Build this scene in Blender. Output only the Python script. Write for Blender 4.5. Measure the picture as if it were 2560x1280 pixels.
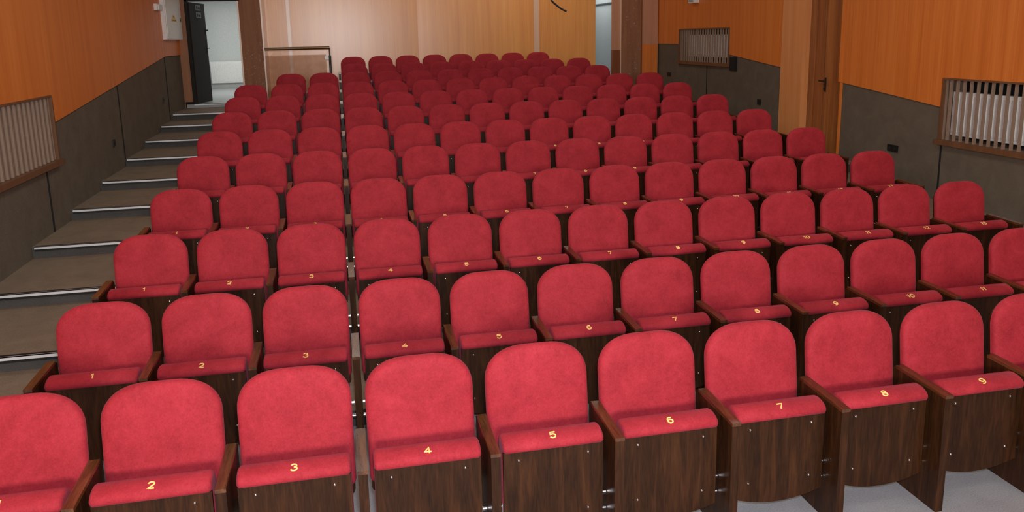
import bpy, bmesh, math, random
from mathutils import Vector, Matrix

random.seed(7)
for o in list(bpy.data.objects):
    bpy.data.objects.remove(o)
S = bpy.context.scene
COL = S.collection

# ---------------------------------------------------------------- camera
CAM_POS = Vector((1.9341, 0.0, 2.33))
RIGHT = Vector((0.97757386, -0.20960878, -0.02033506))
UP = Vector((0.06054121, 0.18723471, 0.98044782))
FWD = Vector((0.20170305, 0.95969125, -0.19572573))
F_PX, CY_PX = 1988.74, 488.48
cam_data = bpy.data.cameras.new('camera')
cam_data.sensor_fit = 'HORIZONTAL'
cam_data.sensor_width = 36.0
cam_data.lens = F_PX / 2560 * 36.0
cam_data.shift_y = (CY_PX - 640) / 2560
cam_data.clip_start = 0.05
cam = bpy.data.objects.new('camera', cam_data)
COL.objects.link(cam)
m = Matrix((RIGHT, UP, -FWD)).transposed().to_4x4()
m.translation = CAM_POS
cam.matrix_world = m
S.camera = cam

# ---------------------------------------------------------------- world, exposure
S.view_settings.view_transform = 'Standard'
S.view_settings.look = 'None'
S.view_settings.gamma = 1.0
S.view_settings.use_curve_mapping = False
S.view_settings.exposure = 0.0
W = bpy.data.worlds.new('world')
S.world = W
W.use_nodes = True
W.node_tree.nodes['Background'].inputs[0].default_value = (1.0, 0.95, 0.9, 1)
W.node_tree.nodes['Background'].inputs[1].default_value = 0.03


# ---------------------------------------------------------------- lights
def area(name, loc, size, power, col=(1, 1, 1), direction=None, size_y=None):
    d = bpy.data.lights.new(name, 'AREA')
    d.energy = power
    d.color = col
    d.size = size
    if size_y:
        d.shape = 'RECTANGLE'
        d.size_y = size_y
    o = bpy.data.objects.new(name, d)
    COL.objects.link(o)
    o.location = loc
    if direction is not None:
        o.rotation_euler = Vector(direction).to_track_quat('-Z', 'Y').to_euler()
    return o


# the flash of the camera, just above the lens
area('camera_flash', CAM_POS + UP * 0.13 + RIGHT * 0.05, 0.10, 112, (0.90, 1.0, 1.22), FWD)
# house lights under the ceiling, then added fill lights
for ly, pw in ((1.0, 27), (4.5, 28), (8.0, 28), (11.5, 19), (14.8, 11)):
    for lx in (1.6, 6.1):
        area('ceiling_lamp', (lx, ly, 4.5), 1.2, pw, (1.0, 0.93, 0.84), (0, 0, -1), 0.6)
area('flash_fill', (1.8, -3.6, 2.7), 1.7, 430, (1.0, 0.94, 0.86), (0.10, 1, -0.06), 0.9)  # added fill behind the camera, carries the flash on to the rear rows
for lx, pw in ((1.5, 3), (3.9, 9), (6.3, 14)):
    area('back_wall_fill', (lx, 15.7, 4.45), 1.6, pw, (1.0, 0.90, 0.76), (0, 1, -0.9), 0.25)  # added fill, put in only to brighten the back wall
area('hall_lamp', (-0.3, 20.0, 3.7), 1.6, 60, (1.0, 0.99, 0.96), (0, 0, -1), 2.0)
area('corridor_lamp', (7.9, 19.6, 3.9), 0.8, 34, (1.0, 0.99, 0.96), (0, 0, -1), 1.6)


# ---------------------------------------------------------------- materials
def new_mat(name):
    mt = bpy.data.materials.new(name)
    mt.use_nodes = True
    nt = mt.node_tree
    return mt, nt, nt.nodes['Principled BSDF']


def N(nt, t, **kw):
    n = nt.nodes.new(t)
    for k, v in kw.items():
        setattr(n, k, v)
    return n


def coords(nt, scale, use_random=False):
    tc = N(nt, 'ShaderNodeTexCoord')
    mp = N(nt, 'ShaderNodeMapping')
    mp.inputs['Scale'].default_value = scale
    src = tc.outputs['Object']
    if use_random:
        oi = N(nt, 'ShaderNodeObjectInfo')
        mul = N(nt, 'ShaderNodeMath', operation='MULTIPLY')
        mul.inputs[1].default_value = 37.0
        nt.links.new(oi.outputs['Random'], mul.inputs[0])
        add = N(nt, 'ShaderNodeVectorMath', operation='ADD')
        nt.links.new(src, add.inputs[0])
        nt.links.new(mul.outputs[0], add.inputs[1])
        src = add.outputs[0]
    nt.links.new(src, mp.inputs[0])
    return mp.outputs[0]


def noise(nt, vec, scale=1.0, detail=4.0, rough=0.55, dist=0.0):
    n = N(nt, 'ShaderNodeTexNoise')
    n.inputs['Scale'].default_value = scale
    n.inputs['Detail'].default_value = detail
    n.inputs['Roughness'].default_value = rough
    n.inputs['Distortion'].default_value = dist
    nt.links.new(vec, n.inputs['Vector'])
    return n.outputs['Fac']


def ramp(nt, fac, stops):
    r = N(nt, 'ShaderNodeValToRGB')
    el = r.color_ramp.elements
    while len(el) > 1:
        el.remove(el[-1])
    el[0].position, el[0].color = stops[0][0], (*stops[0][1], 1)
    for p, c in stops[1:]:
        e = el.new(p)
        e.color = (*c, 1)
    nt.links.new(fac, r.inputs[0])
    return r.outputs[0]


def mix(nt, fac, a, b, mode='MIX'):
    n = N(nt, 'ShaderNodeMix', data_type='RGBA', blend_type=mode)
    for sock, v in ((n.inputs[0], fac), (n.inputs[6], a), (n.inputs[7], b)):
        if isinstance(v, (int, float)):
            sock.default_value = v
        elif isinstance(v, tuple):
            sock.default_value = (*v, 1)
        else:
            nt.links.new(v, sock)
    return n.outputs[2]


def bump(nt, bs, height, strength=0.2, dist=0.005):
    b = N(nt, 'ShaderNodeBump')
    b.inputs['Strength'].default_value = strength
    b.inputs['Distance'].default_value = dist
    nt.links.new(height, b.inputs['Height'])
    nt.links.new(b.outputs[0], bs.inputs['Normal'])


def plain(name, col, rough=0.5, metal=0.0, spec=0.5, coat=0.0):
    mt, nt, bs = new_mat(name)
    bs.inputs['Base Color'].default_value = (*col, 1)
    bs.inputs['Roughness'].default_value = rough
    bs.inputs['Metallic'].default_value = metal
    bs.inputs['Specular IOR Level'].default_value = spec
    bs.inputs['Coat Weight'].default_value = coat
    v = coords(nt, (9, 9, 9))
    f = noise(nt, v, 3.0, 4)
    c = ramp(nt, f, ((0.3, tuple(x * 0.94 for x in col)), (0.7, tuple(min(1, x * 1.05) for x in col))))
    nt.links.new(c, bs.inputs['Base Color'])
    return mt


def velvet_mat():
    mt, nt, bs = new_mat('red_velvet')
    v = coords(nt, (1, 1, 1), True)
    f1 = noise(nt, v, 7.0, 5, 0.6, 0.4)
    f2 = noise(nt, coords(nt, (130, 130, 110), True), 1.0, 4, 0.75)
    f3 = noise(nt, coords(nt, (38, 38, 32), True), 1.0, 5, 0.7, 0.3)
    c = ramp(nt, f1, ((0.28, (0.22, 0.011, 0.016)), (0.52, (0.35, 0.021, 0.030)), (0.75, (0.45, 0.034, 0.048))))
    c = mix(nt, 0.45, c, ramp(nt, f2, ((0.3, (0.24, 0.012, 0.018)), (0.7, (0.46, 0.040, 0.056)))))
    c = mix(nt, 0.15, c, ramp(nt, f3, ((0.36, (0.22, 0.009, 0.014)), (0.64, (0.52, 0.042, 0.060)))))
    nt.links.new(c, bs.inputs['Base Color'])
    bs.inputs['Roughness'].default_value = 0.72
    bs.inputs['Specular IOR Level'].default_value = 0.15
    bs.inputs['Sheen Weight'].default_value = 0.08
    bs.inputs['Sheen Roughness'].default_value = 0.45
    bs.inputs['Sheen Tint'].default_value = (1.0, 0.55, 0.72, 1)
    bump(nt, bs, f2, 0.35, 0.002)
    return mt


def walnut_mat(name, coat, crough, cior, k=1.0, grain=(22, 22, 2.2)):
    mt, nt, bs = new_mat(name)
    v = coords(nt, (1, 1, 1), True)
    f = noise(nt, coords(nt, grain, True), 1.0, 6, 0.6, 0.8)
    g = noise(nt, coords(nt, tuple(6.0 * g for g in grain), True), 1.0, 4, 0.6)
    c = ramp(nt, f, ((0.25, (0.014 * k, 0.0048 * k, 0.0016 * k)), (0.5, (0.042 * k, 0.0142 * k, 0.0042 * k)), (0.75, (0.110 * k, 0.039 * k, 0.0115 * k))))
    c = mix(nt, 0.35, c, ramp(nt, g, ((0.35, (0.010 * k, 0.0035 * k, 0.0012 * k)), (0.7, (0.070 * k, 0.025 * k, 0.0075 * k)))))
    nt.links.new(c, bs.inputs['Base Color'])
    bs.inputs['Roughness'].default_value = 0.5
    bs.inputs['Specular IOR Level'].default_value = 0.05
    bs.inputs['Coat Weight'].default_value = coat
    bs.inputs['Coat Roughness'].default_value = crough
    bs.inputs['Coat IOR'].default_value = cior
    return mt


def laminate_mat(name, dark, mid, light, rough=0.36, coat=0.0, crough=0.2, cior=1.5):
    mt, nt, bs = new_mat(name)
    f = noise(nt, coords(nt, (9, 9, 0.35)), 1.0, 5, 0.55, 0.2)
    g = noise(nt, coords(nt, (70, 70, 1.1)), 1.0, 5, 0.65)
    c = ramp(nt, f, ((0.3, dark), (0.5, mid), (0.72, light)))
    c2 = ramp(nt, g, ((0.35, dark), (0.65, light)))
    c = mix(nt, 0.4, c, c2)
    nt.links.new(c, bs.inputs['Base Color'])
    bs.inputs['Roughness'].default_value = rough
    bs.inputs['Specular IOR Level'].default_value = 0.5
    bs.inputs['Coat Weight'].default_value = coat
    bs.inputs['Coat IOR'].default_value = cior
    bs.inputs['Coat Roughness'].default_value = crough
    bump(nt, bs, g, 0.06, 0.002)
    return mt


def carpet_mat(name, dark, light, scale=1.0, fine=True):
    mt, nt, bs = new_mat(name)
    f = noise(nt, coords(nt, (4 * scale,) * 3), 1.0, 6, 0.65, 0.5)
    g = noise(nt, coords(nt, (130,) * 3), 1.0, 3, 0.8)
    c = ramp(nt, f, ((0.3, dark), (0.7, light)))
    c = mix(nt, 0.4, c, ramp(nt, g, ((0.3, tuple(x * 0.6 for x in dark)), (0.7, tuple(min(1, x * 1.35) for x in light)))))
    nt.links.new(c, bs.inputs['Base Color'])
    bs.inputs['Roughness'].default_value = 0.9
    bs.inputs['Specular IOR Level'].default_value = 0.2
    bump(nt, bs, g, 0.4, 0.004)
    return mt


def scuffed_mat(name, dark, light):
    mt, nt, bs = new_mat(name)
    f = noise(nt, coords(nt, (12, 12, 1.2)), 1.0, 5, 0.6)
    c = ramp(nt, f, ((0.3, dark), (0.7, light)))
    a = noise(nt, coords(nt, (15, 15, 11)), 1.0, 8, 0.75, 2.2)
    b = noise(nt, coords(nt, (1.6, 1.6, 1.1)), 1.0, 3, 0.5)
    sa = ramp(nt, a, ((0.585, (0, 0, 0)), (0.64, (1, 1, 1))))
    sb = ramp(nt, b, ((0.40, (0, 0, 0)), (0.54, (1, 1, 1))))
    fac = mix(nt, 1.0, sa, sb, 'MULTIPLY')
    c = mix(nt, fac, c, (0.42, 0.38, 0.40))
    nt.links.new(c, bs.inputs['Base Color'])
    bs.inputs['Roughness'].default_value = 0.65
    bs.inputs['Specular IOR Level'].default_value = 0.2
    return mt


def tinted_mat():
    mt, nt, bs = new_mat('tinted_acrylic')
    out = nt.nodes['Material Output']
    tr = N(nt, 'ShaderNodeBsdfTransparent')
    f = noise(nt, coords(nt, (5, 5, 5)), 1.0, 7, 0.7, 1.0)
    c = ramp(nt, f, ((0.35, (0.86, 0.80, 0.75)), (0.7, (0.93, 0.88, 0.84))))
    nt.links.new(c, tr.inputs[0])
    bs.inputs['Base Color'].default_value = (0.42, 0.30, 0.24, 1)
    bs.inputs['Roughness'].default_value = 0.35
    ms = N(nt, 'ShaderNodeMixShader')
    ms.inputs[0].default_value = 0.12
    nt.links.new(tr.outputs[0], ms.inputs[1])
    nt.links.new(bs.outputs[0], ms.inputs[2])
    nt.links.new(ms.outputs[0], out.inputs['Surface'])
    return mt


M = {
    'velvet': velvet_mat(),
    'walnut': walnut_mat('dark_walnut', 0.45, 0.36, 1.5, 0.8),
    'arm': walnut_mat('lacquered_walnut', 1.0, 0.16, 1.7, 2.0, (22, 2.2, 22)),
    'orange': laminate_mat('orange_wood_laminate', (0.60, 0.145, 0.018), (0.72, 0.195, 0.029), (0.80, 0.255, 0.046), 0.46),
    'back': laminate_mat('honey_wood_laminate', (0.64, 0.225, 0.036), (0.76, 0.305, 0.056), (0.84, 0.385, 0.088), 0.32, 1.0, 0.28, 1.52),
    'pale': laminate_mat('reflection_pale_laminate', (0.42, 0.20, 0.11), (0.50, 0.25, 0.14), (0.58, 0.31, 0.19), 0.4),  # wall laminate paled to paint in a gloss reflection
    'brown': laminate_mat('brown_wood_laminate', (0.27, 0.098, 0.034), (0.33, 0.125, 0.045), (0.39, 0.155, 0.06), 0.5),
    'column': laminate_mat('light_orange_laminate', (0.66, 0.24, 0.075), (0.76, 0.31, 0.105), (0.82, 0.37, 0.145), 0.4),
    'trim': laminate_mat('pale_pink_trim', (0.66, 0.42, 0.28), (0.72, 0.48, 0.33), (0.76, 0.52, 0.38), 0.35, 1.0, 0.27, 1.75),
    'umber': laminate_mat('red_brown_wood', (0.16, 0.042, 0.012), (0.20, 0.056, 0.016), (0.25, 0.075, 0.022), 0.4),
    'door_wood': laminate_mat('stained_door_wood', (0.16, 0.046, 0.011), (0.34, 0.112, 0.027), (0.52, 0.19, 0.050), 0.4),
    'pillar': scuffed_mat('scuffed_brown_pillar', (0.23, 0.098, 0.050), (0.32, 0.145, 0.075)),
    'dado': carpet_mat('taupe_wall_carpet', (0.108, 0.083, 0.059), (0.165, 0.132, 0.096)),
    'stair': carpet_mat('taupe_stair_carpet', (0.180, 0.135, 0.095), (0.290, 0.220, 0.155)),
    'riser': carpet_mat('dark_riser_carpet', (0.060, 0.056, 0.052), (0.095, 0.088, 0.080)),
    'floor': carpet_mat('grey_floor_carpet', (0.26, 0.26, 0.27), (0.36, 0.36, 0.37), 0.6),
    'alu': plain('brushed_aluminium', (0.80, 0.80, 0.80), 0.45, 0.25),
    'chrome': plain('chrome', (0.85, 0.85, 0.86), 0.18, 1.0),
    'black': plain('black_plastic', (0.010, 0.010, 0.010), 0.45),
    'seam': plain('dark_gap', (0.006, 0.006, 0.006), 0.9),
    'slat': plain('grille_slat_wood', (0.30, 0.205, 0.145), 0.5),
    'frame': laminate_mat('grille_frame_wood', (0.13, 0.055, 0.022), (0.17, 0.072, 0.030), (0.21, 0.095, 0.042), 0.45),
    'white': plain('white_enamel', (0.86, 0.87, 0.85), 0.35),
    'hallwall': plain('hall_white_paint', (0.64, 0.67, 0.66), 0.85),
    'corridor': plain('corridor_grey_paint', (0.40, 0.44, 0.455), 0.85),
    'hallfloor': plain('hall_grey_vinyl', (0.36, 0.38, 0.38), 0.35),
    'ebony': laminate_mat('black_brown_door', (0.010, 0.007, 0.005), (0.014, 0.010, 0.008), (0.020, 0.014, 0.011), 0.85),
    'yellow': plain('yellow_embroidery', (1.0, 0.66, 0.20), 0.6),
    'sign_yellow': plain('sign_yellow', (0.75, 0.45, 0.03), 0.5),
    'sign_grey': plain('sign_grey_print', (0.085, 0.095, 0.09), 0.4),
    'brass': plain('worn_brass_rail', (0.16, 0.10, 0.05), 0.28, 0.6),
    'post': plain('dark_green_post', (0.040, 0.045, 0.040), 0.4),
    'ceiling': plain('ceiling_paint', (0.28, 0.24, 0.19), 0.9),
    'acrylic': tinted_mat(),
}


# ---------------------------------------------------------------- mesh helpers
def box(bm, x0, x1, y0, y1, z0, z1):
    vs = [bm.verts.new((x, y, z)) for z in (z0, z1) for (x, y) in ((x0, y0), (x1, y0), (x1, y1), (x0, y1))]
    for f in ((3, 2, 1, 0), (4, 5, 6, 7), (0, 1, 5, 4), (1, 2, 6, 5), (2, 3, 7, 6), (3, 0, 4, 7)):
        bm.faces.new([vs[i] for i in f])
    return vs


def hexa(bm, pts):          # 8 points: bottom ring, top ring
    vs = [bm.verts.new(p) for p in pts]
    for f in ((3, 2, 1, 0), (4, 5, 6, 7), (0, 1, 5, 4), (1, 2, 6, 5), (2, 3, 7, 6), (3, 0, 4, 7)):
        bm.faces.new([vs[i] for i in f])


def loft(bm, rings, caps=True):
    rv = [[bm.verts.new(p) for p in r] for r in rings]
    n = len(rv[0])
    for a, b in zip(rv, rv[1:]):
        for i in range(n):
            j = (i + 1) % n
            bm.faces.new((a[i], a[j], b[j], b[i]))
    if caps:
        bm.faces.new(list(reversed(rv[0])))
        bm.faces.new(rv[-1])
    return rv


def cyl(bm, p0, p1, r0, r1=None, n=12):
    r1 = r0 if r1 is None else r1
    p0, p1 = Vector(p0), Vector(p1)
    q = (p1 - p0).to_track_quat('Z', 'Y')
    rings = []
    for p, r in ((p0, r0), (p1, r1)):
        rings.append([p + q @ Vector((r * math.cos(2 * math.pi * i / n), r * math.sin(2 * math.pi * i / n), 0)) for i in range(n)])
    loft(bm, rings)


def tube(bm, pts, r, n=10):
    pts = [Vector(p) for p in pts]
    rings = []
    for i, p in enumerate(pts):
        d = (pts[min(i + 1, len(pts) - 1)] - pts[max(i - 1, 0)]).normalized()
        q = d.to_track_quat('Z', 'Y')
        rings.append([p + q @ Vector((r * math.cos(2 * math.pi * k / n), r * math.sin(2 * math.pi * k / n), 0)) for k in range(n)])
    loft(bm, rings)


def mesh(name, bm, mat, smooth=False, bevel=0.0, seg=2):
    if bevel:
        es = [e for e in bm.edges if len(e.link_faces) == 2 and e.calc_face_angle(0) > 0.6]
        bmesh.ops.bevel(bm, geom=es, offset=bevel, segments=seg, affect='EDGES', profile=0.5, clamp_overlap=True)
    bmesh.ops.recalc_face_normals(bm, faces=bm.faces)
    me = bpy.data.meshes.new(name)
    bm.to_mesh(me)
    bm.free()
    me.materials.append(M[mat])
    if smooth:
        for p in me.polygons:
            p.use_smooth = True
        try:
            me.set_sharp_from_angle(angle=math.radians(40))
        except Exception:
            pass
    return me


def link(name, me, parent=None, loc=None):
    o = bpy.data.objects.new(name, me)
    COL.objects.link(o)
    if parent is not None:
        o.parent = parent
    if loc is not None:
        o.location = loc
    return o


def obj(name, bm, mat, parent=None, smooth=False, bevel=0.0, seg=2, loc=None):
    return link(name, mesh(name, bm, mat, smooth, bevel, seg), parent, loc)


def tag(o, label, cat, group=None):
    o['label'] = label
    o['category'] = cat
    if group:
        o['group'] = group
    return o


def thing(name, label, cat, loc=(0, 0, 0), group=None):
    o = bpy.data.objects.new(name, None)
    o.empty_display_size = 0.1
    COL.objects.link(o)
    o.location = loc
    return tag(o, label, cat, group)


def struct(name, bm, mat, parent=None, **kw):
    o = obj(name, bm, mat, parent, **kw)
    o['kind'] = 'structure'
    return o


def BM():
    return bmesh.new()


# ---------------------------------------------------------------- measured layout
PITCH = 0.55
ROW_Y = [3.431, 4.643, 5.860, 7.044, 8.250, 9.459, 10.658, 11.902, 13.073, 14.282, 15.467, 16.615]
ROW_Z = [0.0, -0.006, 0.098, 0.206, 0.316, 0.428, 0.542, 0.650, 0.758, 0.866, 0.972, 1.082]
ROW_Z = [max(z, 0.0) for z in ROW_Z]
ROW_COLS = [(1, 10), (1, 12), (1, 13), (1, 13), (1, 13), (1, 13), (1, 13), (1, 13), (1, 13), (2, 12), (4, 12), (4, 11)]
XL, XR = -1.06, 8.78            # side walls
YB, YM = 16.65, 17.40           # end walls of the aisles, main back wall
NOSE = [y - 0.011 for y in ROW_Y]     # front edge of the platform behind row k
DADO = lambda y: min(1.538 + 0.0977 * (y - 9.288), 2.112)

# ---------------------------------------------------------------- floor and platforms
bm = BM()
box(bm, XL - 0.1, XR + 0.4, -4.0, NOSE[1], -0.2, 0.0)
struct('floor', bm, 'floor')
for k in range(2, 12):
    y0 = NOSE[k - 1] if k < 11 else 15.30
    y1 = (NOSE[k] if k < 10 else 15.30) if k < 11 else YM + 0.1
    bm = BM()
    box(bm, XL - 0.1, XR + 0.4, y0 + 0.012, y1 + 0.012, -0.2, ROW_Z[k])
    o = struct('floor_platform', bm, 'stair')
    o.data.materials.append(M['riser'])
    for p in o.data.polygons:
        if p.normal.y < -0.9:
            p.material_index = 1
# metal nosings of the aisle steps, up to where the rows of seats begin
names = ['lowest of the aisle steps in view', 'second aisle step up from the picture bottom', 'third aisle step up from the picture bottom',
         'fourth aisle step up', 'fifth aisle step up', 'sixth aisle step up', 'seventh aisle step up', 'eighth aisle step up',
         'ninth aisle step up, last below the open door']
for i, k in enumerate(range(3, 12)):
    ye = NOSE[k - 1] if k < 11 else 15.30
    x1 = 0.235 if k < 9 else (0.80 if k == 9 else 1.86)
    t = thing('stair_nosing', '', 'stair nosing', (XL + 0.5, ye, ROW_Z[k]), 'metal nosings on the left aisle steps')
    t['label'] = 'shiny metal edge strip on the ' + names[i]
    bm = BM()
    box(bm, -0.495, x1 - XL - 0.5, -0.006, 0.006, 0.001, 0.007)
    box(bm, -0.495, x1 - XL - 0.5, -0.006, 0.0, -0.020, 0.007)
    obj('metal_strip', bm, 'alu', t)
    bm = BM()
    box(bm, -0.495, x1 - XL - 0.5, -0.004, 0.010, -0.040, -0.020)
    box(bm, -0.495, x1 - XL - 0.5, 0.006, 0.042, 0.001, 0.006)
    obj('rubber_edge', bm, 'black', t)
# landing threshold below the left door
bm = BM()
box(bm, XL + 0.02, 0.12, YB - 0.02, YB + 0.3, 1.08, 1.15)
struct('floor_threshold', bm, 'hallfloor')
t = thing('stair_nosing', 'thin metal threshold strip under the open dark door', 'threshold strip', (-0.4, YB - 0.02, 1.15))
bm = BM()
box(bm, -0.5, 0.5, -0.008, 0.03, 0.0, 0.008)
box(bm, -0.5, 0.5, -0.008, 0.0, -0.02, 0.008)
obj('metal_strip', bm, 'alu', t)


# ---------------------------------------------------------------- side walls
def side_wall(name, x, sgn, ys, holes, full=()):
    """x: face plane, sgn: outward direction. holes: (y0, y1, z0, z1). full: y ranges where the wood runs down to the floor."""
    wood, dado = BM(), BM()
    ztop = 4.62
    cuts = set(ys)
    for h in holes:
        cuts |= {h[0], h[1]}
    for f_ in full:
        cuts |= set(f_)
    cuts = sorted(cuts)

    def quad(bm_, ya, yb, za0, zb0, za1, zb1, off, th):
        xa, xb = x + sgn * off, x + sgn * (off + th)
        hexa(bm_, [(xa, ya, za0), (xa, yb, zb0), (xb, yb, zb0), (xb, ya, za0), (xa, ya, za1), (xa, yb, zb1), (xb, yb, zb1), (xb, ya, za1)])
    for ya, yb in zip(cuts, cuts[1:]):
        mid = (ya + yb) / 2
        if any(f0 <= mid <= f1 for f0, f1 in skip[name]):
            continue
        hole = [h for h in holes if h[0] <= mid <= h[1]]
        isfull = any(a <= mid <= b for a, b in full)
        if hole:
            z0, z1 = hole[0][2], hole[0][3]
            quad(dado, ya, yb, -0.1, -0.1, z0, z0, 0.02, 0.05)
            quad(wood, ya, yb, z1, z1, ztop, ztop, 0.0, 0.07)
        elif isfull:
            quad(wood, ya, yb, -0.1, -0.1, ztop, ztop, 0.0, 0.07)
        else:
            g0 = 0.008 if ya in seams[name] else 0.0
            g1 = 0.008 if yb in seams[name] else 0.0
            quad(dado, ya + g0, yb - g1, -0.1, -0.1, DADO(ya), DADO(yb), 0.02, 0.05)
            quad(wood, ya, yb, DADO(ya), DADO(yb), ztop, ztop, 0.0, 0.07)
    # seams below grilles need their own gap: handled by splitting at the seam
    w = struct(name, wood, 'orange')
    d = obj('dado', dado, 'dado', w)
    return w


seams = {'wall_left': (8.90, 11.92, 5.9, 2.9), 'wall_right': (8.04, 14.28, 5.0)}
skip = {'wall_left': (), 'wall_right': ((10.05, 11.0),)}
GL = (7.05, 9.25, 1.13, 1.82)
GRN = (5.85, 8.06, 1.03, 1.755)
GRF = (13.38, 15.56, 1.76, 2.41)
side_wall('wall_left', XL, -1, [-4.0, 2.9, 5.9, 8.90, 11.92, 15.163, YB + 0.1], [GL])
side_wall('wall_right', XR, 1, [-4.0, 5.0, 8.04, 10.05, 11.62, 14.28, 15.163, YB + 0.1], [GRN, GRF], full=((11.0, 11.62),))
# dark vertical seams of the dado run on below the grilles
for (x, y, z0, z1, hw) in ((XL - 0.019, 8.90, 0.42, 1.085, 0.02), (XL - 0.019, 11.92, 0.66, 1.79, 0.022), (XL - 0.019, 15.17, 1.0, 2.10, 0.03),
                          (XR + 0.019, 8.04, 0.2, 0.99, 0.013), (XR + 0.019, 14.28, 0.85, 1.70, 0.014)):
    bm = BM()
    box(bm, x - 0.003, x + 0.003, y - hw, y + hw, z0, z1)
    o = struct('trim_seam', bm, 'seam')


def grille(label, x, sgn, g, n, slat_w, slat_d, slat_off, group):
    """recessed radiator niche with a wooden frame and upright slats"""
    y0, y1, z0, z1 = g
    t = thing('radiator_grille', label, 'radiator grille', (x, (y0 + y1) / 2, z0), group)
    yc = (y0 + y1) / 2
    # niche lining
    bm = BM()

    def bx(a, b, ya, yb, za, zb):
        xa, xb = sorted((sgn * a, sgn * b))
        box(bm, xa, xb, ya - yc, yb - yc, za - z0, zb - z0)
    bx(0.30, 0.32, y0, y1, z0, z1)
    obj('niche_back', bm, 'seam', t)
    bm = BM()
    bx(0.03, 0.30, y0, y0 + 0.012, z0, z1)
    bx(0.03, 0.30, y1 - 0.012, y1, z0, z1)
    bx(0.03, 0.30, y0, y1, z1 - 0.012, z1)
    bx(0.03, 0.30, y0, y1, z0, z0 + 0.012)
    obj('niche_lining', bm, 'slat', t)
    bm = BM()
    bx(-0.035, 0.035, y0 - 0.02, y1 + 0.035, z0 - 0.045, z0 + 0.012)      # sill
    bx(-0.006, 0.03, y1 - 0.006, y1 + 0.018, z0, z1)
    bx(-0.006, 0.03, y0 - 0.018, y0 + 0.006, z0, z1)
    bx(-0.004, 0.05, y0, y1, z1 - 0.016, z1 + 0.006)
    obj('frame', bm, 'frame', t, bevel=0.004)
    bm = BM()
    for i in range(n):
        yy = y0 + 0.035 + (y1 - y0 - 0.07) * (i + 0.5) / n
        bx(slat_off, slat_off + slat_d, yy - slat_w / 2, yy + slat_w / 2, z0 + 0.008, z1 - 0.012)
    obj('slats', bm, 'slat', t)
    return t


def radiator(label, x0, x1, y0, y1, z0, z1, axis='y', group=None, pitch=0.05):
    t = thing('radiator', label, 'radiator', ((x0 + x1) / 2, (y0 + y1) / 2, z0), group)
    cx, cy = (x0 + x1) / 2, (y0 + y1) / 2
    bm = BM()
    box(bm, x0 - cx, x1 - cx, y0 - cy, y1 - cy, 0, z1 - z0)
    obj('panel', bm, 'white', t, bevel=0.006)
    bm = BM()
    L = (y1 - y0) if axis == 'y' else (x1 - x0)
    n = int(L / pitch)
    for i in range(n):
        c = -L / 2 + L * (i + 0.5) / n
        w = pitch * 0.28
        if axis == 'y':
            for s in (-1, 1):
                xs = s * (x1 - x0) / 2
                box(bm, xs - 0.012, xs + 0.012, c - w, c + w, 0.04, z1 - z0 - 0.04)
        else:
            box(bm, c - w, c + w, (y0 - cy) - 0.014, (y0 - cy) + 0.004, 0.04, z1 - z0 - 0.04)
    obj('ribs', bm, 'white', t)
    return t


grille('slatted wooden radiator grille set in the left wall beside the aisle', XL, -1, GL, 18, 0.024, 0.042, 0.02, 'slatted wall grilles')
grille('large slatted grille at the right edge with white radiator showing behind', XR, 1, GRN, 21, 0.024, 0.027, 0.02, 'slatted wall grilles')
grille('small distant slatted grille on the right wall left of the brown double door', XR, 1, GRF, 20, 0.022, 0.026, 0.02, 'slatted wall grilles')
radiator('white radiator behind the slats of the large right grille', XR + 0.095, XR + 0.20, 5.95, 8.0, 1.10, 1.60, 'y', 'radiators behind grilles')
radiator('white radiator behind the slats of the small distant right grille', XR + 0.10, XR + 0.20, 13.5, 15.3, 1.87, 2.29, 'y', 'radiators behind grilles')
radiator('pale radiator deep behind the slats of the left wall grille', XL - 0.24, XL - 0.15, 7.1, 9.1, 1.20, 1.66, 'y', 'radiators behind grilles')

# ---------------------------------------------------------------- right double door
d2 = bpy.data.objects.new('door_2', None)
COL.objects.link(d2)
d2.location = (XR + 0.2, 10.5, 0.45)
d2['kind'] = 'structure'


def door_panel(bm, x, ya, yb, z0, z1):
    box(bm, x, x + 0.045, ya, yb, z0, z1)


bm = BM()
box(bm, 0.0, 0.045, 0.245, 0.80, -0.30, 2.75)
obj('door_leaf', bm, 'door_wood', d2, bevel=0.006)
bm = BM()
box(bm, 0.0, 0.045, -0.50, 0.235, -0.30, 2.75)
obj('door_leaf', bm, 'door_wood', d2, bevel=0.006)
bm = BM()
box(bm, -0.010, 0.0, 0.247, 0.280, -0.30, 2.75)
obj('cover_strip', bm, 'door_wood', d2, bevel=0.003)
bm = BM()
box(bm, -0.012, 0.0, 0.168, 0.202, 0.98, 1.19)
cyl(bm, (-0.012, 0.185, 1.14), (-0.065, 0.185, 1.14), 0.013)
cyl(bm, (-0.06, 0.185, 1.14), (-0.06, 0.10, 1.14), 0.012)
cyl(bm, (-0.06, 0.185, 1.14), (-0.06, 0.27, 1.14), 0.012)
cyl(bm, (-0.012, 0.185, 1.02), (-0.025, 0.185, 1.02), 0.016)
obj('door_handle', bm, 'black', d2)
bm = BM()
box(bm, -0.10, 0.0, 0.486, 0.54, -0.30, 2.75)
obj('door_jamb', bm, 'door_wood', d2)
bm = BM()
box(bm, -0.13, 0.05, -0.60, -0.50, -0.1, 1.16)
obj('door_jamb', bm, 'orange', d2)
bm = BM()
box(bm, 0.046, 0.08, -1.0, 1.2, -0.6, 4.2)
obj('door_backing', bm, 'seam', d2)
bm = BM()
box(bm, XR, XR + 0.07, 10.05, 11.0, 3.2, 4.62)
struct('wall_right_lintel', bm, 'orange')
bm = BM()
box(bm, XR + 0.006, XR + 0.07, 10.003, 10.05, 0.2, 1.62)
struct('trim_9', bm, 'orange')
bm = BM()
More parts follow.
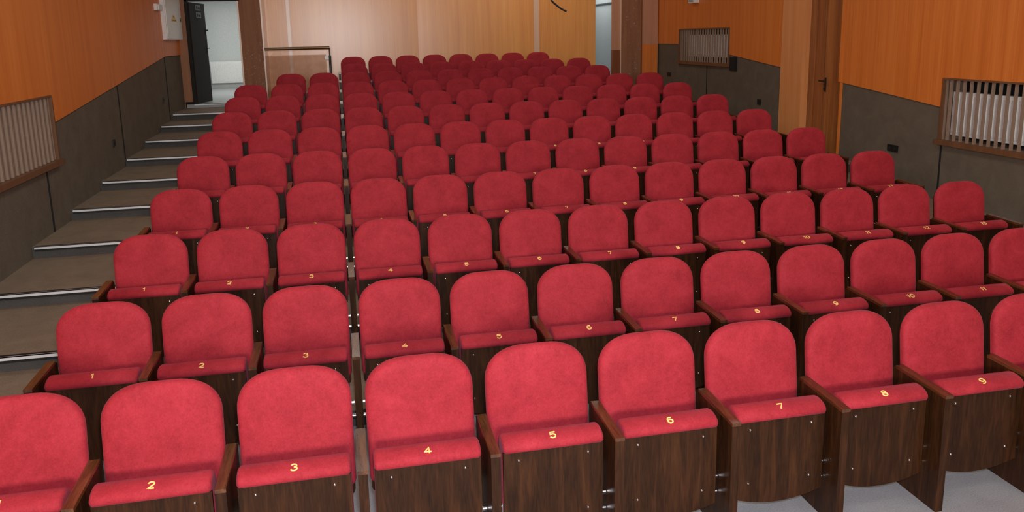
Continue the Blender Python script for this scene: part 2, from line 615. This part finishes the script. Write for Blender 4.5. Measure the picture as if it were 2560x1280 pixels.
box(bm, XR - 0.012, XR + 0.10, 10.992, 11.60, 0.2, 4.62)
struct('column_right', bm, 'column')
bm = BM()
box(bm, XR - 0.004, XR + 0.07, 10.02, 10.08, 1.615, 4.62)
struct('trim_1', bm, 'orange')

# ---------------------------------------------------------------- back walls
# strip left of the left door, pillar, doors
bm = BM()
box(bm, XL - 0.1, -0.90, YB, YB + 0.12, 0.9, 4.62)
box(bm, -0.90, 0.06, YB, YB + 0.12, 3.13, 4.62)
struct('wall_back_left', bm, 'brown')
bm = BM()
box(bm, -0.92, -0.87, YB - 0.012, YB + 0.13, 1.15, 3.17)
box(bm, -0.92, 0.10, YB - 0.012, YB + 0.13, 3.12, 3.19)
struct('door_frame_left', bm, 'ebony')
bm = BM()
box(bm, 0.045, 0.075, YB - 0.012, YB + 0.13, 1.15, 3.2)
struct('trim_2', bm, 'trim')
bm = BM()
box(bm, 0.075, 0.475, YB - 0.01, YM, 0.9, 4.62)
struct('pillar_left', bm, 'pillar')
bm = BM()
box(bm, 0.475, 0.505, YB - 0.012, YM, 0.9, 4.62)
struct('trim_3', bm, 'trim')
# baseboard strip at the left door
bm = BM()
box(bm, XL, -0.90, YB - 0.015, YB, 1.08, 1.20)
struct('baseboard_left', bm, 'seam')

# open door leaf of the left door
d1 = bpy.data.objects.new('door_1', None)
COL.objects.link(d1)
d1.location = (-0.865, YB + 0.06, 1.155)
d1['kind'] = 'structure'
d1.rotation_euler.z = math.radians(81.0)
bm = BM()
box(bm, 0.0, 0.91, -0.022, 0.022, 0, 1.955)
obj('door_leaf', bm, 'ebony', d1, bevel=0.004)
bm = BM()
for z in (1.43, 1.07):
    box(bm, 0.845, 0.885, -0.030, -0.022, z - 0.09, z + 0.03)
    cyl(bm, (0.865, -0.03, z), (0.865, -0.075, z), 0.011)
    if z < 1.2:
        cyl(bm, (0.865, -0.07, z), (0.75, -0.07, z), 0.010)
    cyl(bm, (0.865, 0.022, z), (0.865, 0.075, z), 0.011)
cyl(bm, (0.865, 0.07, 1.07), (0.75, 0.07, 1.07), 0.010)
obj('door_handle', bm, 'black', d1)
for z in (1.72, 1.865):
    bm = BM()
    box(bm, 0.36, 0.66, -0.027, -0.022, z - 0.055, z + 0.055)
    obj('door_sign', bm, 'sign_grey', d1)
    bm = BM()
    box(bm, 0.40, 0.47, -0.0285, -0.027, z - 0.03, z + 0.03)
    box(bm, 0.50, 0.62, -0.0285, -0.027, z - 0.03, z + 0.01)
    obj('sign_print', bm, 'ebony', d1)

# main back wall: three laminate bays between pale strips
bays = ((0.505, 0.92, YM, YM), (0.985, 3.61, YM, YM), (3.61, 6.16, YM + 0.085, YM), (6.28, 7.58, YM + 0.05, YM))
bm = BM()
for (xa, xb, ya, yb) in bays:
    hexa(bm, [(xa, ya, 0.9), (xb, yb, 0.9), (xb, yb + 0.16, 0.9), (xa, ya + 0.16, 0.9), (xa, ya, 4.62), (xb, yb, 4.62), (xb, yb + 0.16, 4.62), (xa, ya + 0.16, 4.62)])
struct('wall_back', bm, 'back')
for i, (xa, xb) in enumerate(((0.92, 0.985), (6.16, 6.28))):
    bm = BM()
    box(bm, xa, xb, YM - 0.012, YM + 0.1, 0.9, 4.62)
    struct('trim_%d' % (4 + i), bm, 'trim', bevel=0.004)

# right of the corridor opening: strip, scuffed pillar, wood panel
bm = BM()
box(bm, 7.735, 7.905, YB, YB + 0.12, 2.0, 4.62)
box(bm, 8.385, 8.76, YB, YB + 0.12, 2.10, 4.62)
struct('wall_back_right', bm, 'pale')  # paler upper part is a reflection put into the colour
bm = BM()
box(bm, 7.735, 7.905, YB, YB + 0.12, 0.9, 2.0)
struct('wall_back_right_foot', bm, 'umber')
bm = BM()
box(bm, 8.385, 8.76, YB, YB + 0.12, 0.9, 2.10)
struct('wall_back_right_base', bm, 'orange')
bm = BM()
box(bm, 7.905, 8.385, YB - 0.01, YB + 0.3, 0.9, 4.62)
struct('pillar_right', bm, 'pillar')
for i, (xa, xb) in enumerate(((7.895, 7.915), (8.365, 8.39))):
    bm = BM()
    box(bm, xa, xb, YB - 0.016, YB + 0.05, 0.9, 4.62)
    struct('trim_%d' % (6 + i), bm, 'umber' if i else 'trim')

# rooms behind the openings
bm = BM()
box(bm, -2.3, 1.4, 22.6, 22.75, 1.0, 4.4)
box(bm, -2.45, -2.3, YB + 0.12, 22.6, 1.0, 4.4)
box(bm, 1.4, 1.55, YM + 0.3, 22.6, 1.0, 4.4)
box(bm, -2.3, 1.4, YM + 0.3, 22.6, 4.3, 4.45)
struct('wall_hall', bm, 'hallwall')
bm = BM()
box(bm, -2.3, 1.4, YB + 0.3, 22.6, 0.9, 1.15)
struct('floor_hall', bm, 'hallfloor')
bm = BM()
box(bm, -2.3, 1.4, 22.55, 22.6, 1.15, 1.23)
struct('baseboard_hall', bm, 'white')
radiator('white ribbed panel radiator seen through the open left doorway', -1.40, -0.56, 22.40, 22.50, 1.28, 1.84, 'x', None, 0.04)
bm = BM()
box(bm, 8.5, 8.65, YB + 0.12, 23.0, 0.9, 4.4)
box(bm, 6.9, 8.5, 23.0, 23.15, 0.9, 4.4)
box(bm, 6.8, 6.9, YM + 0.3, 23.0, 0.9, 4.4)
box(bm, 6.9, 8.5, YM + 0.3, 23.0, 4.3, 4.45)
struct('wall_corridor', bm, 'corridor')
bm = BM()
box(bm, 6.9, 8.5, YB + 0.12, 23.0, 0.9, 1.1)
struct('floor_corridor', bm, 'hallfloor')
bm = BM()
box(bm, 8.47, 8.5, YB + 0.12, 23.0, 3.075, 3.10)
struct('trim_8', bm, 'sign_grey')

# ceiling and the wall behind the camera
bm = BM()
box(bm, XL - 0.2, XR + 0.5, -4.2, YM + 0.4, 4.62, 4.75)
struct('ceiling', bm, 'ceiling')
bm = BM()
box(bm, XL - 0.2, XR + 0.5, -4.3, -4.1, -0.2, 4.62)
struct('wall_front', bm, 'riser')

# ---------------------------------------------------------------- small fittings
# handrail with tinted panel
t = thing('handrail', 'dark handrail with tinted acrylic panel between scuffed pillar and back rows', 'railing', (1.75, YB - 0.05, 1.082))
bm = BM()
cyl(bm, (-1.245, 0, 1.105), (0.005, 0, 1.105), 0.029, n=14)
obj('rail', bm, 'brass', t, smooth=True)
bm = BM()
cyl(bm, (0, 0, 0), (0, 0, 0.95), 0.024, n=14)
cyl(bm, (0, 0, 0.95), (0, 0, 1.10), 0.013, n=12)
obj('post', bm, 'post', t, smooth=True)
bm = BM()
box(bm, -1.245, -0.075, -0.004, 0.004, 0.04, 0.975)
obj('tinted_panel', bm, 'acrylic', t)
bm = BM()
box(bm, -0.095, -0.022, -0.014, 0.014, 0.87, 0.945)
obj('panel_clip', bm, 'white', t, bevel=0.004)

# cabinet with warning sign on the left wall
t = thing('electric_cabinet', 'white wall cabinet with yellow warning triangle beside the open dark door', 'cabinet', (XL, 15.87, 2.40))
bm = BM()
box(bm, 0.0, 0.07, -0.72, 0.715, 0.0, 1.25)
obj('body', bm, 'white', t, bevel=0.006)
bm = BM()
box(bm, 0.070, 0.078, -0.66, 0.70, 0.02, 1.23)
obj('door', bm, 'white', t, bevel=0.003)
bm = BM()
a, b2, zb, zt = -0.26, 0.20, 0.375, 0.445
v1 = [bm.verts.new((0.0815, y, z)) for y, z in ((-0.20, 0.372), (0.16, 0.372), (-0.02, 0.452))]
v2 = [bm.verts.new((0.0785, v.co.y, v.co.z)) for v in v1]
bm.faces.new(v1)
bm.faces.new(list(reversed(v2)))
for i in range(3):
    j = (i + 1) % 3
    bm.faces.new((v1[j], v1[i], v2[i], v2[j]))
box(bm, 0.0785, 0.0815, -0.24, 0.20, 0.325, 0.368)
obj('warning_sign', bm, 'sign_yellow', t)
bm = BM()
box(bm, 0.0815, 0.0825, -0.04, 0.0, 0.395, 0.428)
box(bm, 0.0815, 0.0825, -0.04, 0.0, 0.380, 0.390)
box(bm, 0.0815, 0.0825, -0.20, 0.16, 0.338, 0.344)
box(bm, 0.0815, 0.0825, -0.20, 0.16, 0.350, 0.356)
obj('sign_print', bm, 'seam', t)
bm = BM()
cyl(bm, (0.078, 0.60, 0.37), (0.09, 0.60, 0.37), 0.022)
box(bm, 0.078, 0.084, 0.57, 0.63, 0.33, 0.41)
obj('lock', bm, 'sign_grey', t)

t = thing('junction_box', 'small white box on the left wall beside the white cabinet', 'junction box', (XL, 14.87, 2.885))
bm = BM()
box(bm, 0, 0.05, -0.20, 0.20, 0, 0.11)
obj('body', bm, 'white', t, bevel=0.008)
bm = BM()
box(bm, 0.05, 0.062, -0.12, 0.16, 0.015, 0.095)
obj('cover', bm, 'white', t, bevel=0.005)

t = thing('wall_detector', 'small pale box on the right wall above the distant grille', 'detector', (XR, 14.8, 2.90))
bm = BM()
box(bm, -0.10, 0.0, -0.13, 0.13, 0, 0.16)
obj('body', bm, 'white', t, bevel=0.012)
bm = BM()
box(bm, -0.112, -0.10, -0.09, 0.09, 0.02, 0.10)
obj('lens', bm, 'corridor', t, bevel=0.004)

t = thing('loudspeaker', 'small black loudspeaker box beside the distant grille on the right wall', 'loudspeaker', (XR, 13.21, 1.65))
bm = BM()
box(bm, -0.008, 0.02, -0.115, 0.115, 0, 0.245)
obj('body', bm, 'black', t, bevel=0.008)
bm = BM()
box(bm, -0.014, -0.008, -0.10, 0.10, 0.015, 0.23)
obj('speaker_cloth', bm, 'seam', t)


def socket(label, x, sgn, y, z, w, h):
    t = thing('wall_socket', label, 'wall socket', (x, y, z), 'black wall sockets')
    bm = BM()
    xa, xb = sorted((0.0, sgn * 0.016))
    box(bm, xa, xb, -w / 2, w / 2, -h / 2, h / 2)
    obj('plate', bm, 'black', t, bevel=0.004)
    bm = BM()
    if w > 0.12:
        for s in (-0.25, 0.25):
            cyl(bm, (sgn * 0.014, s * w, 0), (sgn * 0.019, s * w, 0), 0.02, n=14)
    else:
        cyl(bm, (sgn * 0.014, 0, 0), (sgn * 0.019, 0, 0), 0.02, n=14)
    obj('outlet', bm, 'seam', t, smooth=True)


socket('black socket on the left carpeted wall, beyond the first dark seam', XL - 0.02, 1, 11.43, 1.045, 0.09, 0.09)
socket('black socket on the left carpeted wall, highest one near the stair top', XL - 0.02, 1, 14.73, 1.38, 0.09, 0.09)
socket('wide black double socket on the right carpeted wall near the large grille', XR + 0.02, -1, 8.87, 0.83, 0.19, 0.085)
socket('black socket on the right carpeted wall near the light column', XR + 0.02, -1, 12.27, 1.165, 0.10, 0.09)
socket('small black socket on the right carpeted wall at its far end', XR + 0.02, -1, 16.08, 1.475, 0.18, 0.075)

# cable end hanging from the ceiling
bm = BM()
pts = [(5.02, 12.0, 4.62), (5.00, 12.0, 3.7), (5.02, 12.0, 3.2), (5.06, 12.0, 3.0), (5.126, 12.0, 2.862), (5.201, 12.0, 2.79), (5.282, 12.0, 2.73), (5.364, 12.0, 2.69)]
P2 = []
for i in range(len(pts) - 1):
    p0, p1, p2, p3 = (Vector(pts[max(0, min(len(pts) - 1, i + k))]) for k in (-1, 0, 1, 2))
    for s in range(5):
        u_ = s / 5
        P2.append(0.5 * ((2 * p1) + (p2 - p0) * u_ + (2 * p0 - 5 * p1 + 4 * p2 - p3) * u_ * u_ + (3 * p1 - p0 - 3 * p2 + p3) * u_ ** 3))
P2.append(Vector(pts[-1]))
tube(bm, P2, 0.014)
tag(obj('cable', bm, 'black', smooth=True), 'black cable end dangling in front of the orange back wall', 'cable')


# ---------------------------------------------------------------- theatre seats
def outline(w, z0, z1, a, b, n=12, rb=0.03, e=2.25):
    """closed outline (x, z), counter-clockwise seen from the front (-y)"""
    pts = []
    for i in range(4):
        th = math.pi + (math.pi / 2) * i / 3
        pts.append((-w + rb + rb * math.cos(th), z0 + rb + rb * math.sin(th)))
    for i in range(4):
        th = 1.5 * math.pi + (math.pi / 2) * i / 3
        pts.append((w - rb + rb * math.cos(th), z0 + rb + rb * math.sin(th)))
    for k in range(1, 4):
        pts.append((w, z0 + rb + (z1 - b - z0 - rb) * k / 4))
    for i in range(n + 1):
        th = (math.pi / 2) * i / n
        c, s = max(0.0, math.cos(th)) ** (2 / e), max(0.0, math.sin(th)) ** (2 / e)
        pts.append((w - a + a * c, z1 - b + b * s))
    for i in range(n + 1):
        th = (math.pi / 2) * (n - i) / n
        c, s = max(0.0, math.cos(th)) ** (2 / e), max(0.0, math.sin(th)) ** (2 / e)
        pts.append((-(w - a + a * c), z1 - b + b * s))
    for k in range(1, 4):
        pts.append((-w, z1 - b - (z1 - b - z0 - rb) * k / 4))
    out = [pts[0]]
    for p in pts[1:]:
        if (p[0] - out[-1][0]) ** 2 + (p[1] - out[-1][1]) ** 2 > 1e-7:
            out.append(p)
    return out


def inset(pts, d):
    n = len(pts)
    cx = sum(p[0] for p in pts) / n
    cz = sum(p[1] for p in pts) / n
    res = []
    for i in range(n):
        p0, p1, p2 = pts[i - 1], pts[i], pts[(i + 1) % n]
        tx, tz = p2[0] - p0[0], p2[1] - p0[1]
        L = math.hypot(tx, tz) or 1
        res.append((p1[0] - d * tz / L, p1[1] + d * tx / L))
    return res


BASE = 0.20                     # the seat's origin lies this far in front of the top of its backrest
LEAN = 0.13


def lean(y, z):
    return BASE + y - LEAN * (0.915 - z)


def backrest_mesh():
    o0 = outline(0.245, 0.36, 0.915, 0.195, 0.158)
    bm = BM()
    prof = [(0.006, 0.018), (0.0, 0.012), (0.0, -0.004), (0.003, -0.013), (0.010, -0.021), (0.022, -0.027), (0.05, -0.031), (0.09, -0.034)]
    rings = []
    for d, y in prof:
        rings.append([(x, lean(y, z), z) for x, z in inset(o0, d)])
    loft(bm, rings)
    return mesh('backrest', bm, 'velvet', smooth=True)


def shell_mesh():
    o0 = outline(0.2385, 0.30, 0.905, 0.195, 0.158)
    bm = BM()
    loft(bm, [[(x, lean(y, z), z) for x, z in inset(o0, d)] for d, y in ((0.003, 0.033), (0.0, 0.030), (0.0, 0.019), (0.002, 0.0185))])
    return mesh('back_shell', bm, 'walnut', smooth=True)


ROLL = [(-0.326, 0.556), (-0.338, 0.562), (-0.344, 0.575), (-0.341, 0.590), (-0.330, 0.602), (-0.315, 0.610), (-0.295, 0.616), (-0.270, 0.618), (-0.246, 0.613), (-0.226, 0.600), (-0.214, 0.580), (-0.208, 0.55)]


def cushion_mesh():
    prof = ROLL + [(-0.200, 0.48), (-0.190, 0.36), (-0.195, 0.24), (-0.215, 0.19), (-0.305, 0.19), (-0.3095, 0.22), (-0.3095, 0.55)]
    bm = BM()
    cy = sum(p[0] for p in prof) / len(prof)
    cz = sum(p[1] for p in prof) / len(prof)
    rings = []
    for x, ins in ((-0.228, 0.022), (-0.227, 0.012), (-0.222, 0.005), (-0.214, 0.0), (0.214, 0.0), (0.222, 0.005), (0.227, 0.012), (0.228, 0.022)):
        r_ = []
        n = len(prof)
        for i in range(n):
            p0, p1, p2 = prof[i - 1], prof[i], prof[(i + 1) % n]
            ty, tz = p2[0] - p0[0], p2[1] - p0[1]
            L = math.hypot(ty, tz)
            # profile runs clockwise seen from +x, so the inside lies to the right of the tangent
            r_.append((x, BASE + p1[0] + ins * tz / L, p1[1] - ins * ty / L))
        rings.append(r_)
    loft(bm, rings)
    return mesh('seat_cushion', bm, 'velvet', smooth=True)


def panel_mesh():
    bm = BM()
    pts = [(-0.226, 0.559), (-0.226, 0.172)]
    n = 16
    for i in range(1, n):
        x = -0.226 + 0.452 * i / n
        s = 1 - (x / 0.226) ** 2
        pts.append((x, 0.172 - 0.040 * s))
    pts += [(0.226, 0.172), (0.226, 0.559)]
    loft(bm, [[(x, BASE + y, z) for x, z in pts] for y in (-0.326, -0.310)])
    return mesh('seat_panel', bm, 'walnut', bevel=0.0025)


def side_mesh(xc):
    bm = BM()
    pts = [(-0.412, 0.0), (-0.412, 0.604), (-0.06, 0.612), (-0.03, 0.60), (-0.03, 0.0)]
    loft(bm, [[(xc + x, BASE + y, z) for y, z in pts] for x in (-0.020, 0.020)])
    return mesh('side_panel', bm, 'walnut', bevel=0.003)


def arm_mesh(xc):
    bm = BM()
    pts = [(-0.416, 0.597), (-0.416, 0.613), (-0.062, 0.622), (-0.062, 0.606)]
    loft(bm, [[(xc + x, BASE + y, z) for y, z in pts] for x in (-0.0215, 0.0215)])
    return mesh('armrest', bm, 'arm', bevel=0.004)


def bolt_mesh():
    bm = BM()
    rings = []
    for y, r_ in ((0.0, 0.0062), (-0.002, 0.0060), (-0.004, 0.0045), (-0.005, 0.002)):
        rings.append([(r_ * math.cos(2 * math.pi * i / 10), y, r_ * math.sin(2 * math.pi * i / 10)) for i in range(10)])
    loft(bm, rings)
    return mesh('bolt', bm, 'chrome', smooth=True)


def hinge_mesh():
    bm = BM()
    cyl(bm, (-0.2525, BASE - 0.285, 0.285), (-0.226, BASE - 0.285, 0.285), 0.011, n=12)
    cyl(bm, (-0.2525, BASE - 0.285, 0.205), (-0.226, BASE - 0.285, 0.205), 0.011, n=12)
    box(bm, -0.232, -0.227, BASE - 0.305, BASE - 0.265, 0.18, 0.31)
    return bm


def hinge_pair():
    out = []
    for s in (1, -1):
        bm = hinge_mesh()
        if s < 0:
            for v in bm.verts:
                v.co.x = -v.co.x
        out.append(mesh('hinge', bm, 'chrome', smooth=True))
    return out


ME = {'backrest': backrest_mesh(), 'back_shell': shell_mesh(), 'seat_cushion': cushion_mesh(), 'seat_panel': panel_mesh(),
      'side_L': side_mesh(-0.275), 'side_R': side_mesh(0.275), 'arm_L': arm_mesh(-0.275), 'arm_R': arm_mesh(0.275), 'bolt': bolt_mesh(), 'hinge': hinge_pair()}

# arc-length parametrisation of the front roll, for the embroidered numbers
seg = [ROLL[i] for i in range(2, 11)]
cum = [0.0]
for a, b in zip(seg, seg[1:]):
    cum.append(cum[-1] + math.hypot(b[0] - a[0], b[1] - a[1]))


def on_roll(s):
    s = max(0.0, min(cum[-1] - 1e-6, s))
    for i in range(len(seg) - 1):
        if s <= cum[i + 1]:
            u_ = (s - cum[i]) / (cum[i + 1] - cum[i])
            y = seg[i][0] + (seg[i + 1][0] - seg[i][0]) * u_
            z = seg[i][1] + (seg[i + 1][1] - seg[i][1]) * u_
            ty, tz = seg[i + 1][0] - seg[i][0], seg[i + 1][1] - seg[i][1]
            L = math.hypot(ty, tz)
            return y, z, -tz / L, ty / L
    return seg[-1][0], seg[-1][1], 0, 1


NUM = {}


def arc(cx, cy, rx, ry, a0, a1, n=10):
    return [(cx + rx * math.cos(math.radians(a0 + (a1 - a0) * i / n)), cy + ry * math.sin(math.radians(a0 + (a1 - a0) * i / n))) for i in range(n + 1)]


STROKES = {     # pen strokes of the digits in a unit cell
    '0': [arc(.5, .5, .42, .5, 90, 450, 20)],
    '1': [[(.18, .72), (.5, 1.0), (.5, .5), (.5, 0.0)]],
    '2': [arc(.5, .70, .38, .30, 170, -35, 10) + [(.55, .30), (.12, .0), (.5, .0), (.92, .0)]],
    '3': [arc(.48, .75, .36, .25, 160, -90, 10) + arc(.48, .26, .42, .26, 90, -160, 12)],
    '4': [[(.72, .0), (.72, .5), (.72, 1.0), (.4, .65), (.06, .28), (.5, .28), (1.0, .28)]],
    '5': [[(.9, 1.0), (.5, 1.0), (.2, 1.0), (.17, .75), (.14, .52)] + arc(.48, .33, .42, .33, 125, -155, 12)],
    '6': [arc(.55, .60, .44, .40, 60, 180, 8) + arc(.5, .31, .39, .31, 180, 540, 18)],
    '7': [[(.08, .97), (.5, 1.0), (.94, 1.0), (.70, .55), (.5, .28), (.42, .0)]],
    '8': [arc(.5, .76, .34, .24, -90, 270, 16), arc(.5, .26, .42, .26, 90, 450, 18)],
    '9': [arc(.45, .40, .44, .40, -120, 0, 8) + arc(.5, .69, .39, .31, 0, 360, 18)],
}


def number_mesh(n):
    if n in NUM:
        return NUM[n]
    bm = BM()
    txt = str(n)
    dw, dh, gap = 0.0305, 0.031, 0.008
    total = sum(dw * (0.42 if ch == '1' else 1) for ch in txt) + gap * (len(txt) - 1)
    x = -total / 2
    for ch in txt:
        w = dw * (0.42 if ch == '1' else 1)
        for st in STROKES[ch]:
            pts = []
            for (u_, v_) in st:
                y, z, ny, nz = on_roll(0.037 + v_ * dh)
                xx = x + (u_ * dw - (0.14 * dw if ch == '1' else 0))
                pts.append((xx, BASE + y + ny * 0.0008, z + nz * 0.0008))
            tube(bm, pts, 0.0034, 8)
        x += w + gap
    me = mesh('number', bm, 'yellow', smooth=True)
    NUM[n] = me
    return me


ORD = ['front', 'second', 'third', 'fourth', 'fifth', 'sixth', 'seventh', 'eighth', 'ninth', 'tenth', 'eleventh', 'twelfth']
POS = ['first', 'second', 'third', 'fourth', 'fifth', 'sixth', 'seventh', 'eighth', 'ninth', 'tenth', 'eleventh', 'twelfth', 'last']
GROUP = 'red folding auditorium seats'

for ri, (c0, c1) in enumerate(ROW_COLS):
    for c in range(c0, c1 + 1):
        if ri < 5:
            where = 'in the front row' if ri == 0 else 'in the %s row from the front' % ORD[ri]
            label = 'red velvet folding seat with yellow number %d %s' % (c, where)
        else:
            row = 'twelfth and last row' if ri == 11 else '%s row from the front' % ORD[ri]
            label = '%s red folding seat from the left end of the %s' % (POS[c - c0] if c < c1 else 'rightmost', row)
            if c == c1:
                label = 'red folding seat at the right end of the %s' % row
        t = thing('auditorium_seat', label, 'seat', (PITCH * c, ROW_Y[ri] - BASE, ROW_Z[ri]), GROUP)
        link('backrest', ME['backrest'], t)
        link('back_shell', ME['back_shell'], t)
        sc = link('seat_cushion', ME['seat_cushion'], t)
        sp = link('seat_panel', ME['seat_panel'], t)
        link('side_panel', ME['side_L'], t)
        link('armrest', ME['arm_L'], t)
        if c == c1:
            link('side_panel', ME['side_R'], t)
            link('armrest', ME['arm_R'], t)
        if ri < 6:
            nm = link('number', number_mesh(c), sc)
            nm['label'] = 'yellow seat number %d' % c
        if ri < 6:
            for bx_ in (-0.158, 0.158):
                for bz in (0.518, 0.246):
                    link('bolt', ME['bolt'], sp, (bx_, BASE - 0.326, bz))
        if ri < 4:
            for h in ME['hinge']:
                link('hinge', h, t)
